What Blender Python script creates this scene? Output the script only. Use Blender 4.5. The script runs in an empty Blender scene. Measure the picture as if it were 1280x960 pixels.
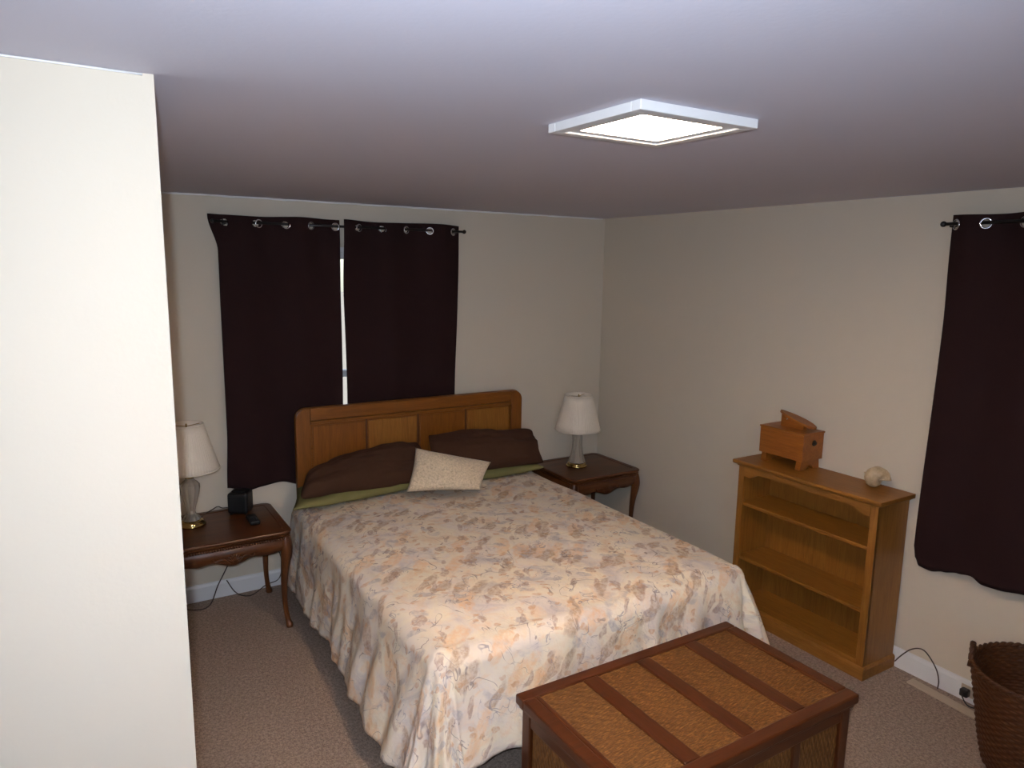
import bpy, bmesh, math, random
from mathutils import Vector, Matrix, noise
random.seed(7)
C = bpy.context.scene.collection
PI = math.pi

# ------------------------------------------------------------------ camera
CAM = Vector((-3.39, -4.244, 1.942)); YAW, PITCH, ROLL, FPX = 0.551, 0.163, 0.016, 892.67
fw = Vector((math.sin(YAW)*math.cos(PITCH), math.cos(YAW)*math.cos(PITCH), -math.sin(PITCH)))
r0 = Vector((math.cos(YAW), -math.sin(YAW), 0)); u0 = r0.cross(fw)
rt = r0*math.cos(ROLL)+u0*math.sin(ROLL); up = u0*math.cos(ROLL)-r0*math.sin(ROLL)
cd = bpy.data.cameras.new('camera'); cam = bpy.data.objects.new('camera', cd); C.objects.link(cam)
M = Matrix.Identity(4)
for i in range(3):
    M[i][0] = rt[i]; M[i][1] = up[i]; M[i][2] = -fw[i]; M[i][3] = CAM[i]
cam.matrix_world = M
cd.sensor_width = 36; cd.lens = FPX/1280*36; cd.clip_start = .02
bpy.context.scene.camera = cam

# ------------------------------------------------------------------ world, lights, exposure
w = bpy.data.worlds.new('sky'); bpy.context.scene.world = w; w.use_nodes = True
bg = w.node_tree.nodes['Background']
sky = w.node_tree.nodes.new('ShaderNodeTexSky'); sky.sky_type = 'NISHITA'
sky.sun_elevation = math.radians(38); sky.sun_rotation = math.radians(200); sky.sun_disc = False
w.node_tree.links.new(sky.outputs[0], bg.inputs[0]); bg.inputs[1].default_value = 0.35

def lamp(name, kind, energy, color, loc, rot=None, **kw):
    l = bpy.data.lights.new(name, kind); l.energy = energy; l.color = color
    for k, v in kw.items(): setattr(l, k, v)
    o = bpy.data.objects.new(name, l); C.objects.link(o); o.location = loc
    if rot is not None: o.rotation_euler = rot
    return o
# the flash of the camera that took the photograph, just left of and above its lens
fl = lamp('camera_flash', 'SPOT', 141, (.80, .915, 1.07), CAM - rt*.035 + up*.05, shadow_soft_size=.014,
          spot_size=math.radians(125), spot_blend=.9)
fl.rotation_euler = M.to_euler()
sun = lamp('sun', 'SUN', 3.2, (1.0, .93, .80), (8, 6, 12), angle=.01)
sun.rotation_euler = Vector((.80, .25, .9)).to_track_quat('Z', 'Y').to_euler()
# cool fill lamp standing for daylight, outside an unseen added rear window
lamp('daylight_fill', 'AREA', 40, (.62, .74, 1.0), (-3.6, -5.75, 1.5), (math.radians(90), 0, 0),
     shape='RECTANGLE', size=1.5, size_y=1.1)
vs = bpy.context.scene.view_settings
vs.view_transform = 'Standard'; vs.look = 'None'; vs.exposure = 0.0; vs.gamma = 1; vs.use_curve_mapping = False

# ------------------------------------------------------------------ materials
class NT:
    def __init__(s, name, rough=.6, spec=.5):
        s.m = bpy.data.materials.new(name); s.m.use_nodes = True; s.t = s.m.node_tree; s.n = s.t.nodes
        s.b = s.n['Principled BSDF']; s.b.inputs['Roughness'].default_value = rough
        s.b.inputs['Specular IOR Level'].default_value = spec
    def node(s, typ, **kw):
        n = s.n.new(typ)
        for k, v in kw.items():
            if k in n.inputs.keys(): n.inputs[k].default_value = v
            else: setattr(n, k, v)
        return n
    def link(s, a, b): s.t.links.new(a, b)
    def coord(s, kind='Object', scale=(1, 1, 1), rot=(0, 0, 0), loc=(0, 0, 0)):
        t = s.node('ShaderNodeTexCoord'); mp = s.node('ShaderNodeMapping')
        mp.inputs['Scale'].default_value = scale; mp.inputs['Rotation'].default_value = rot; mp.inputs['Location'].default_value = loc
        s.link(t.outputs[kind], mp.inputs[0]); return mp.outputs[0]
    def noise(s, vec, scale, detail=3, rough=.5, dist=0):
        n = s.node('ShaderNodeTexNoise', Scale=scale, Detail=detail, Roughness=rough, Distortion=dist)
        s.link(vec, n.inputs['Vector']); return n.outputs[0]
    def ramp(s, fac, stops, interp='LINEAR'):
        r = s.node('ShaderNodeValToRGB'); cr = r.color_ramp; cr.interpolation = interp
        while len(cr.elements) < len(stops): cr.elements.new(.5)
        for e, (p, c) in zip(cr.elements, stops):
            e.position = p; e.color = (*c, 1) if isinstance(c, tuple) else (c, c, c, 1)
        s.link(fac, r.inputs[0]); return r.outputs[0]
    def mix(s, fac, a, b, mode='MIX'):
        m = s.node('ShaderNodeMix', data_type='RGBA', blend_type=mode)
        for sock, v in ((m.inputs[0], fac), (m.inputs[6], a), (m.inputs[7], b)):
            if isinstance(v, (int, float)): sock.default_value = v
            elif isinstance(v, tuple): sock.default_value = (*v, 1)
            else: s.link(v, sock)
        return m.outputs[2]
    def math(s, op, a, b=None):
        m = s.node('ShaderNodeMath', operation=op)
        for i, v in enumerate((a, b)):
            if v is None: continue
            if isinstance(v, (int, float)): m.inputs[i].default_value = v
            else: s.link(v, m.inputs[i])
        return m.outputs[0]
    def color(s, c):
        if isinstance(c, tuple): s.b.inputs['Base Color'].default_value = (*c, 1)
        else: s.link(c, s.b.inputs['Base Color'])
    def bump(s, h, strength=.3, dist=.01):
        b = s.node('ShaderNodeBump', Strength=strength, Distance=dist); s.link(h, b.inputs['Height'])
        s.link(b.outputs[0], s.b.inputs['Normal'])

def plain(name, c, rough=.5, metal=0, spec=.5):
    a = NT(name, rough, spec); a.color(c); a.b.inputs['Metallic'].default_value = metal
    v = a.coord(); a.bump(a.noise(v, 60), .05, .002); return a.m

def wall_mat(name, c, c2):
    a = NT(name, .75, .25); v = a.coord()
    a.color(a.mix(a.noise(v, 1.3, 4), c, c2)); a.bump(a.noise(v, 90, 3), .10, .003); return a.m
def wood(name, dark, light, axis='z', rough=.35, scale=1.0, spec=.5, mottled=.3):
    a = NT(name, rough, spec); sc = {'x': (1.2, 14, 14), 'y': (14, 1.2, 14), 'z': (14, 14, 1.2)}[axis]
    v = a.coord(scale=tuple(k*scale for k in sc))
    g = a.noise(v, 3.2, 5, .65, .8)
    v2 = a.coord(scale=tuple(k*scale*(5 if k > 5 else 2) for k in sc)); f = a.noise(v2, 4, 3, .6)
    col = a.ramp(g, [(.25, dark), (.72, light)])
    big = a.noise(a.coord(), 2.2, 2)
    col = a.mix(a.math('MULTIPLY', a.ramp(big, [(.3, 1.), (.7, 0.)]), mottled), col, dark)
    col = a.mix(a.math('MULTIPLY', a.ramp(f, [(.35, 1.), (.5, 0.)]), .35), col, tuple(k*.5 for k in dark))
    a.color(col); a.bump(f, .12, .002); return a.m
MT = {}
MT['wall'] = wall_mat('wall_paint', (.63, .555, .445), (.66, .58, .465))
MT['near'] = MT['wall']
MT['ceil'] = wall_mat('ceiling_paint', (.61, .595, .68), (.65, .63, .71))
MT['white'] = plain('white_gloss_paint', (.78, .77, .76), .35)
for ax in 'xyz':
    MT['oak_'+ax] = wood('golden_oak_'+ax, (.22, .082, .010), (.36, .155, .026), ax, .42)
    MT['hb_'+ax] = wood('orange_oak_'+ax, (.155, .046, .0035), (.26, .088, .008), ax, .4)
    MT['walnut_'+ax] = wood('dark_walnut_'+ax, (.042, .012, .004), (.155, .052, .014), ax, .34, .8, .4)
    MT['mahog_'+ax] = wood('red_mahogany_'+ax, (.050, .011, .002), (.105, .026, .004), ax, .36)
MT['shoebox'] = wood('red_cedar', (.23, .066, .007), (.37, .125, .017), 'y', .4)
MT['hb_dark'] = plain('dark_groove_stain', (.085, .024, .005), .5)
def carpet():
    a = NT('carpet_pile', .95, .1); v = a.coord()
    n1 = a.noise(v, 160, 2, .7); n2 = a.noise(v, 5, 4); n3 = a.noise(v, 75, 3, .8)
    c = a.ramp(n1, [(.32, (.19, .14, .115)), (.5, (.36, .275, .225)), (.68, (.55, .43, .35))])
    c = a.mix(.55, c, a.ramp(n3, [(.36, (.15, .11, .088)), (.5, (.34, .26, .21)), (.64, (.58, .455, .37))])); c = a.mix(a.math('MULTIPLY', n2, .35), c, (.29, .22, .18))
    a.color(c); a.bump(n1, .9, .008); return a.m
MT['carpet'] = carpet()
def fabric(name, c, c2, scale=400, rough=.9, sheen=.0, bump=.3):
    a = NT(name, rough, .15); v = a.coord(); n = a.noise(v, scale, 2); a.color(a.mix(a.noise(v, 12, 3), c, c2))
    a.b.inputs['Sheen Weight'].default_value = sheen; a.bump(n, bump, .002); return a.m
MT['curtain'] = fabric('brown_blackout_cloth', (.019, .008, .0085), (.024, .0105, .010))
MT['pillow_brown'] = fabric('brown_pillowcase', (.050, .023, .013), (.068, .032, .019), 200)
MT['green'] = fabric('olive_green_cloth', (.16, .15, .055), (.215, .20, .08), 200)
MT['shade'] = fabric('pleated_lampshade', (.78, .69, .57), (.80, .71, .59), 200, .8)
MT['mattress'] = fabric('mattress_ticking', (.60, .58, .55), (.66, .64, .6))
def furry():
    a = NT('cream_furry_cloth', .95, .1); v = a.coord(); n = a.noise(v, 95, 4, .7); n2 = a.noise(v, 30, 3)
    a.color(a.ramp(n, [(.3, (.50, .39, .26)), (.6, (.80, .66, .47))])); a.b.inputs['Sheen Weight'].default_value = .3
    a.bump(a.mix(.5, n, n2), .9, .012); return a.m
MT['furry'] = furry()
def floral():
    a = NT('watercolour_floral_cloth', .7, .25); uv = a.coord('UV')
    base = a.ramp(a.noise(uv, 5.5, 4, .6, .6), [(.28, (.62, .56, .55)), (.42, (.78, .70, .62)), (.58, (.85, .76, .61)), (.72, (.80, .63, .46))])
    base = a.mix(a.math('MULTIPLY', a.ramp(a.noise(uv, 9, 3, .6, 1.5), [(.52, 0.), (.68, 1.)]), .5), base, (.80, .57, .37))
    base = a.mix(a.math('MULTIPLY', a.ramp(a.noise(a.coord('UV', loc=(9, 4, 0)), 7, 4, .6, 1.2), [(.57, 0.), (.68, 1.)]), .6), base, (.50, .46, .46))
    def strokes(col, scale, sx, rot, loc, size, keep, amt, base):
        v = a.coord('UV', (scale*sx, scale, 1), (0, 0, 0), loc)
        # rotate first, then stretch
        m0 = a.coord('UV', (1, 1, 1), (0, 0, rot)); mp = a.node('ShaderNodeMapping')
        mp.inputs['Scale'].default_value = (scale*sx, scale, 1); mp.inputs['Location'].default_value = loc
        wob = a.node('ShaderNodeTexNoise', Scale=9, Detail=3); a.link(m0, wob.inputs['Vector'])
        add = a.node('ShaderNodeMix', data_type='RGBA', blend_type='LINEAR_LIGHT'); add.inputs[0].default_value = .055
        a.link(m0, add.inputs[6]); a.link(wob.outputs[1], add.inputs[7]); a.link(add.outputs[2], mp.inputs[0])
        vo = a.node('ShaderNodeTexVoronoi', voronoi_dimensions='2D', Scale=1, Randomness=.9); a.link(mp.outputs[0], vo.inputs['Vector'])
        mask = a.ramp(vo.outputs['Distance'], [(size*.75, 1.), (size, 0.)])
        sel = a.node('ShaderNodeSeparateColor'); a.link(vo.outputs['Color'], sel.inputs[0])
        k = a.math('LESS_THAN', sel.outputs[0], keep)
        streak = a.ramp(a.noise(m0, 45, 3, .7), [(.38, .35), (.6, 1.)])
        f = a.math('MULTIPLY', a.math('MULTIPLY', a.math('MULTIPLY', mask, k), streak), amt)
        return a.mix(f, base, col)
    base = strokes((.80, .50, .25), 10, .36, -.85, (0, 0, 0), .38, .42, .6, base)
    base = strokes((.42, .27, .17), 12, .34, -.7, (3.1, 1.2, 0), .36, .42, .7, base)
    base = strokes((.40, .37, .40), 15, .5, .6, (1.7, 5.2, 0), .31, .24, .6, base)
    base = strokes((.34, .18, .13), 19, .40, -1.1, (7.7, 2.2, 0), .30, .30, .6, base)
    base = strokes((.62, .36, .19), 24, .7, .2, (2.7, 8.2, 0), .30, .25, .7, base)
    # ink-like stems: thin ridges of noise, broken up by a second one
    for sc, seed, col in ((6.5, 3, (.24, .18, .17)), (10, 11, (.30, .27, .30))):
        n = a.noise(a.coord('UV', (1, 1, 1), (0, 0, .5), (seed, seed, 0)), sc, 2, .5, 1.2)
        line = a.ramp(a.math('ABSOLUTE', a.math('SUBTRACT', n, .5)), [(.004, 1.), (.011, 0.)])
        brk = a.ramp(a.noise(a.coord('UV', loc=(seed*2, 1, 0)), 7, 2), [(.50, 0.), (.58, .7)])
        base = a.mix(a.math('MULTIPLY', line, brk), base, col)
    a.color(base); n = a.noise(uv, 28, 4, .6, .5); a.bump(n, .35, .01); return a.m
MT['floral'] = floral()
def wicker(name, c1, c2, c3):
    a = NT(name, .55, .4); uv = a.coord('UV', (40, 190, 1)); n = a.noise(uv, 1.0, 3, .75)
    col = a.ramp(n, [(.3, c1), (.5, c2), (.7, c3)])
    col = a.mix(a.math('MULTIPLY', a.noise(a.coord(), 7, 3), .4), col, c1); a.color(col); a.bump(n, .3, .002); return a.m
MT['rattan'] = wicker('woven_rattan', (.055, .018, .003), (.15, .060, .012), (.34, .165, .045))
MT['basket'] = wicker('brown_wicker', (.03, .008, .002), (.075, .024, .005), (.14, .048, .011))
MT['black'] = plain('black_plastic', (.005, .005, .006), .45)
MT['bluegrey'] = plain('blue_grey_plastic', (.006, .009, .012), .4)
MT['rod'] = plain('black_metal', (.008, .007, .007), .35)
MT['chrome'] = plain('chrome', (.75, .75, .78), .18, 1)
MT['gold'] = plain('polished_brass', (.62, .45, .18), .16, 1)
MT['cord'] = plain('brown_cord', (.06, .035, .025), .5)
MT['beige'] = plain('beige_plastic', (.50, .40, .30), .5)
MT['knob'] = plain('dark_iron', (.04, .035, .03), .5, .6)
def shellm():
    a = NT('pale_shell', .45, .5); v = a.coord(); a.color(a.ramp(a.noise(v, 30, 4, .6), [(.3, (.36, .26, .14)), (.6, (.58, .45, .29))]))
    a.bump(a.noise(v, 60, 3), .3, .004); return a.m
MT['shell'] = shellm()
def glass(name, col, tr, rough=.1):
    a = NT(name, rough, .6); a.color(col); a.b.inputs['Transmission Weight'].default_value = tr
    v = a.coord(); a.bump(a.noise(v, 40), .05, .001); return a.m
MT['crystal'] = glass('cut_crystal', (.74, .67, .57), .65, .12)
MT['pane'] = glass('window_glass', (.95, .97, 1), 1, 0.0)
def emis(name, col, strength):
    a = NT(name, .4); a.color((.9, .88, .85)); a.b.inputs['Emission Color'].default_value = (*col, 1)
    v = a.coord(); n = a.noise(v, 30); s = a.math('MULTIPLY_ADD', n, strength*.04); a.n[s.node.name].inputs[2].default_value = strength
    a.link(s, a.b.inputs['Emission Strength']); return a.m
MT['lens'] = emis('lit_diffuser', (1.0, .73, .50), 155)
def dirt():
    a = NT('dry_ground', .95); a.color(a.mix(a.noise(a.coord(), .7, 5), (.46, .38, .27), (.58, .50, .37))); return a.m
MT['ground'] = dirt()

# ------------------------------------------------------------------ geometry helpers (world coordinates)
def wloc(o):
    v = Vector((0, 0, 0))
    while o is not None: v = v + Vector(o.location); o = o.parent
    return v
def obj(name, bm, mat, parent=None, loc=None, smooth=False, label=None):
    """link bm (built in world coordinates) as one mesh object"""
    off = wloc(parent) if parent is not None else Vector(loc or (0, 0, 0))
    for v in bm.verts: v.co -= off
    me = bpy.data.meshes.new(name); bm.to_mesh(me); bm.free()
    for m in (mat if isinstance(mat, (list, tuple)) else [mat]): me.materials.append(MT[m])
    if smooth:
        for p in me.polygons: p.use_smooth = True
    o = bpy.data.objects.new(name, me); C.objects.link(o)
    if parent is not None: o.parent = parent
    else: o.location = off
    if label: o['label'] = label
    return o
def thing(name, label, cat, loc, group=None):
    o = bpy.data.objects.new(name, None); C.objects.link(o); o.location = loc; o.empty_display_size = .1
    o['label'] = label; o['category'] = cat
    if group: o['group'] = group
    return o
def tag(o, label, cat, group=None):
    o['label'] = label; o['category'] = cat
    if group: o['group'] = group
    return o
def struct(name, bm, mat, parent=None, smooth=False):
    o = obj(name, bm, mat, parent, smooth=smooth)
    if parent is None: o['kind'] = 'structure'
    return o
def B(): return bmesh.new()
def box(bm, x0, x1, y0, y1, z0, z1, bev=0, seg=2):
    t = bmesh.new(); bmesh.ops.create_cube(t, size=1)
    for v in t.verts:
        v.co = Vector(((x0+x1)/2+v.co.x*abs(x1-x0), (y0+y1)/2+v.co.y*abs(y1-y0), (z0+z1)/2+v.co.z*abs(z1-z0)))
    if bev: bmesh.ops.bevel(t, geom=t.edges[:], offset=bev, segments=seg, profile=.5, affect='EDGES')
    merge(bm, t); return bm
def merge(bm, t, mat=None):
    me = bpy.data.meshes.new('tmp'); t.to_mesh(me); t.free()
    if mat is not None: me.transform(mat)
    bm.from_mesh(me); bpy.data.meshes.remove(me)
def lathe(bm, cx, cy, prof, n=32, pleat=0, pn=60, cap=True):
    rings = []
    for r, z in prof:
        ring = []
        for i in range(n):
            a = 2*PI*i/n; rr = r*(1+pleat*math.cos(pn*a))
            ring.append(bm.verts.new((cx+rr*math.cos(a), cy+rr*math.sin(a), z)))
        rings.append(ring)
    for k in range(len(rings)-1):
        for i in range(n):
            j = (i+1) % n; bm.faces.new((rings[k][i], rings[k][j], rings[k+1][j], rings[k+1][i]))
    if cap:
        bm.faces.new(rings[-1]); bm.faces.new(list(reversed(rings[0])))
    return bm
def tube(bm, pts, rad, n=8, closed=False):
    pts = [Vector(p) for p in pts]; N = len(pts)
    rs = rad if isinstance(rad, (list, tuple)) else [rad]*N
    rings = []; prev = None
    for i, p in enumerate(pts):
        if closed: t = (pts[(i+1) % N]-pts[i-1]).normalized()
        else: t = (pts[min(i+1, N-1)]-pts[max(i-1, 0)]).normalized()
        if prev is None:
            a = Vector((0, 0, 1)) if abs(t.z) < .9 else Vector((1, 0, 0)); s = t.cross(a).normalized()
        else: s = (prev-t*prev.dot(t)).normalized()
        prev = s; q = t.cross(s)
        r = rs[i]; r = r if isinstance(r, tuple) else (r, r)
        rings.append([bm.verts.new(p+s*math.cos(2*PI*k/n)*r[0]+q*math.sin(2*PI*k/n)*r[1]) for k in range(n)])
    for k in range(N if closed else N-1):
        A, D = rings[k], rings[(k+1) % N]
        for i in range(n):
            j = (i+1) % n; bm.faces.new((A[i], A[j], D[j], D[i]))
    if not closed: bm.faces.new(list(reversed(rings[0]))); bm.faces.new(rings[-1])
    bmesh.ops.recalc_face_normals(bm, faces=bm.faces)
    return bm
def smooth_path(pts, k=6):
    pts = [Vector(p) for p in pts]; out = []
    for i in range(len(pts)-1):
        a = pts[max(i-1, 0)]; b = pts[i]; c = pts[i+1]; d = pts[min(i+2, len(pts)-1)]
        for j in range(k):
            t = j/k
            out.append(.5*((2*b)+(c-a)*t+(2*a-5*b+4*c-d)*t*t+(3*b-a-3*c+d)*t**3))
    out.append(pts[-1]); return out
def prism(bm, pts2, axis, a0, a1, bev=0):
    """extrude polygon pts2 along axis: 'x' (pts=y,z), 'y' (pts=x,z), 'z' (pts=x,y)"""
    f = {'x': lambda p, a: (a, p[0], p[1]), 'y': lambda p, a: (p[0], a, p[1]), 'z': lambda p, a: (p[0], p[1], a)}[axis]
    t = bmesh.new()
    A = [t.verts.new(f(p, a0)) for p in pts2]; D = [t.verts.new(f(p, a1)) for p in pts2]
    t.faces.new(A); t.faces.new(list(reversed(D)))
    for i in range(len(A)):
        j = (i+1) % len(A); t.faces.new((A[j], A[i], D[i], D[j]))
    bmesh.ops.recalc_face_normals(t, faces=t.faces)
    if bev:
        es = [e for e in t.edges if len(e.link_faces) == 2 and e.calc_face_angle(0) > .6]
        bmesh.ops.bevel(t, geom=es, offset=bev, segments=2, profile=.5, affect='EDGES')
    merge(bm, t); return bm
def grid(bm, nu, nv, fn, wrap=False, skip=None):
    """fn(i/nu, j/nv) -> (co, uv)"""
    uvl = bm.loops.layers.uv.verify(); V = []; U = []
    for j in range(nv+1):
        row = []; ur = []
        for i in range(nu+1):
            co, uv = fn(i/nu, j/nv)
            if wrap and i == nu: row.append(row[0])
            else: row.append(bm.verts.new(co))
            ur.append(uv)
        V.append(row); U.append(ur)
    for j in range(nv):
        for i in range(nu):
            q = ((i, j), (i+1, j), (i+1, j+1), (i, j+1))
            if skip:
                cx = sum(U[b][a][0] for a, b in q)/4; cy = sum(U[b][a][1] for a, b in q)/4
                if skip(cx, cy): continue
            f = bm.faces.new([V[b][a] for a, b in q])
            for l, (a, b) in zip(f.loops, q): l[uvl].uv = U[b][a]
    loose = [v for v in bm.verts if not v.link_faces]
    bmesh.ops.delete(bm, geom=loose, context='VERTS'); return bm
def solid(o, t, off=-1):
    m = o.modifiers.new('thickness', 'SOLIDIFY'); m.thickness = t; m.offset = off; return o
def sstep(a, b, x):
    t = max(0, min(1, (x-a)/(b-a))); return t*t*(3-2*t)

# ------------------------------------------------------------------ the room
H = 2.3; XL, YR = -5.2, -5.6; NX, NY = -3.224, -2.622
def wall_with_hole(name, axis, a0, a1, t0, t1, holes, mat='wall'):
    """axis 'x': wall runs along x, thickness in y t0..t1; holes = [(lo,hi,z0,z1)]"""
    bm = B(); put = (lambda lo, hi, z0, z1: box(bm, lo, hi, t0, t1, z0, z1)) if axis == 'x' else (lambda lo, hi, z0, z1: box(bm, t0, t1, lo, hi, z0, z1))
    cur = a0
    for lo, hi, z0, z1 in holes:
        put(cur, lo, 0, H); put(lo, hi, 0, z0); put(lo, hi, z1, H); cur = hi
    put(cur, a1, 0, H); return struct(name, bm, mat)
W1 = (-2.56, -1.38, .86, 2.04); W2 = (-3.22, -2.64, .86, 2.04); W3 = (-4.3, -2.9, .95, 2.05)
struct('floor', box(B(), XL-.12, .12, YR-.12, .12, -.1, 0), 'carpet')
struct('ceiling', box(B(), XL-.12, .12, YR-.12, .12, H, H+.1), 'ceil')
wall_with_hole('wall_back', 'x', XL-.12, .12, 0, .12, [W1])
wall_with_hole('wall_right', 'y', YR, 0, 0, .12, [W2])
wall_with_hole('wall_rear', 'x', XL-.12, .12, YR-.12, YR, [W3])
struct('wall_left', box(B(), XL-.12, XL, YR, 0, 0, H), 'wall')
struct('wall_front', box(B(), XL, NX, NY, NY+.11, 0, H), 'near')
struct('wall_side', box(B(), NX-.11, NX, NY+.11, 0, 0, H), 'wall')
# baseboards with a small stepped top edge
def baseboard(name, axis, a0, a1, face, sgn):
    pr = [(face, 0), (face+sgn*.013, 0), (face+sgn*.013, .082), (face+sgn*.008, .096), (face, .1)]
    struct(name, prism(B(), pr, axis, a0, a1), 'white')
baseboard('baseboard_back', 'x', NX, 0, 0, -1)
baseboard('baseboard_right', 'y', YR, 0, 0, -1)
baseboard('baseboard_front', 'x', XL, NX, NY, -1)
baseboard('baseboard_side', 'y', NY+.11, 0, NX, 1)
# caulked joints where the ceiling meets the walls
bm = B(); pts = [(NX+.02*0+k*.1, -.003-.002*math.sin(k*1.7), H-.004-.002*math.sin(k*2.3)) for k in range(33)]
tube(bm, [p for p in pts if p[0] <= 0], .006, 6); struct('trim_1', bm, 'white', smooth=True)
bm = B(); tube(bm, [(NX-.02-k*.1, NY-.002, H-.003) for k in range(18)], .0022, 6); struct('trim_2', bm, 'white', smooth=True)

def window(name, axis, w, t_in, sgn):
    """double-hung window in the wall; t_in = room-side wall plane, sgn = direction out of the room"""
    lo, hi, z0, z1 = w
    e = bpy.data.objects.new(name, None); C.objects.link(e); e['kind'] = 'structure'
    e.location = ((lo+hi)/2, t_in, z0) if axis == 'x' else (t_in, (lo+hi)/2, z0)
    def bx(bm, a, b, d0, d1, c, d, bev=.003):
        p, q = sorted((t_in+sgn*d0, t_in+sgn*d1))
        return box(bm, a, b, p, q, c, d, bev) if axis == 'x' else box(bm, p, q, a, b, c, d, bev)
    f = B()
    for a, b, c, d in ((lo, lo+.03, z0, z1), (hi-.03, hi, z0, z1), (lo+.03, hi-.03, z0, z0+.03), (lo+.03, hi-.03, z1-.03, z1)): bx(f, a, b, .0, .12, c, d)
    obj('window_frame', f, 'white', e)
    zm = z0+.347*(z1-z0) if name == 'window_1' else (z0+z1)/2
    for k, (c, d, dep) in enumerate(((z0+.03, zm+.02, .05), (zm-.02, z1-.03, .08))):
        s = B()
        for a, b, cc, dd in ((lo+.03, lo+.07, c, d), (hi-.07, hi-.03, c, d), (lo+.07, hi-.07, c, c+.04), (lo+.07, hi-.07, d-.04, d)):
            bx(s, a, b, dep-.012, dep+.012, cc, dd)
        so = obj('sash', s, 'white', e)
        obj('pane', bx(B(), lo+.07, hi-.07, dep-.002, dep+.002, c+.04, d-.04, 0), 'pane', so)
    obj('window_sill', bx(B(), lo-.03, hi+.03, -.02, 0.0, z0-.03, z0), 'white', e)
window('window_1', 'x', W1, 0, 1); window('window_2', 'y', W2, 0, 1); window('window_fill', 'x', W3, YR, -1)  # the one in the rear wall is unseen, added to admit the fill lamp
g = obj('ground', box(B(), -60, 60, -60, 60, -.7, -.6), 'ground'); g['kind'] = 'structure'

# ------------------------------------------------------------------ ceiling light
LX0, LX1, LY0, LY1, LZ = -2.327, -1.956, -3.02, -2.67, 2.278
t = thing('ceiling_light', 'square white flush ceiling light, lit, with a bright warm diffuser', 'ceiling light', ((LX0+LX1)/2, (LY0+LY1)/2, H))
f = B(); fwid = .035
def ringbox(bm, x0, x1, y0, y1, wd, z0, z1, bev=.002):
    box(bm, x0, x1, y0, y0+wd, z0, z1, bev); box(bm, x0, x1, y1-wd, y1, z0, z1, bev)
    box(bm, x0, x0+wd, y0+wd, y1-wd, z0, z1, bev); box(bm, x1-wd, x1, y0+wd, y1-wd, z0, z1, bev); return bm
obj('frame', ringbox(B(), LX0, LX1, LY0, LY1, .03, LZ, H), 'white', t)
obj('inner_trim', ringbox(B(), LX0+.03, LX1-.03, LY0+.03, LY1-.03, .028, LZ+.004, H-.001, .001), 'white', t)
bm = B()
def lensf(u, v):
    x = LX0+.056+u*(LX1-LX0-.112); y = LY0+.056+v*(LY1-LY0-.112)
    b = (1-(2*u-1)**4)*(1-(2*v-1)**4)
    return (x, y, LZ+.014-.008*b), (u, v)
grid(bm, 12, 12, lensf); obj('diffuser', bm, 'lens', t, smooth=True)

# ------------------------------------------------------------------ curtains
def curtain(name, label, axis, lo, hi, groms, rings, ztop, zbot, plane, sign, phase_sign, group, rod_z, zb_fn=None, edge=None, seed=0, low=.055):
    """axis 'x' or 'y' is the direction the panel runs; plane = wall plane, sign = into the room"""
    G = groms
    def phi(a):
        if a <= G[0]: return (a-G[0])/(G[1]-G[0])
        for k in range(len(G)-1):
            if a <= G[k+1]: return k+(a-G[k])/(G[k+1]-G[k])
        return len(G)-1+(a-G[-1])/(G[-1]-G[-2])
    def depth(a, z):
        top = sstep(ztop-.5, ztop-.03, z)
        d = .08+phase_sign*.024*math.sin(PI*phi(a))*(.35+.65*top)
        l = low+.010*math.sin(a*9+seed)+.008*noise.noise(Vector((a*7, z*1.5, seed)))
        return d*top+(1-top)*(l+phase_sign*.009*math.sin(PI*phi(a)))
    mid = (lo+hi)/2
    t = thing(name, label, 'curtain', (mid, plane+sign*.08, ztop) if axis == 'x' else (plane+sign*.08, mid, ztop), group)
    nv = 150; nu = int((hi-lo)/.0055)
    def fn(u, v):
        a = lo+u*(hi-lo); 
        zt = ztop+.004*math.sin(a*11+seed); zb = (zb_fn(u) if zb_fn else zbot)
        # rows crowd towards the header so that the grommet holes stay round
        z = zt-(zt-zb)*(v*.12/.55 if v < .55 else .12+.88*(v-.55)/.45)
        aa = a+(edge(u, z) if edge else 0)
        d = depth(a, z)
        co = (aa, plane+sign*d, z) if axis == 'x' else (plane+sign*d, aa, z)
        return co, (a, z)
    R = .0185
    bm = B(); grid(bm, nu, nv, fn, skip=lambda a, z: any((a-g)**2*1.25+(z-rod_z)**2 < R*R for g in rings))
    solid(obj('cloth', bm, 'curtain', t, smooth=True), .002, 0)
    for g in rings:
        h = .004; sl = (depth(g+h, rod_z)-depth(g-h, rod_z))/(2*h)*sign
        tv = Vector((1, sl, 0)).normalized() if axis == 'x' else Vector((sl, 1, 0)).normalized()
        c = Vector((g, plane+sign*.08, rod_z)) if axis == 'x' else Vector((plane+sign*.08, g, rod_z))
        bm = B(); tube(bm, [c+tv*math.cos(2*PI*k/24)*(R+.002)+Vector((0, 0, 1))*math.sin(2*PI*k/24)*(R+.002) for k in range(24)], (.0042), 8, True)
        obj('grommet', bm, 'chrome', t, smooth=True)
    return t
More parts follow.
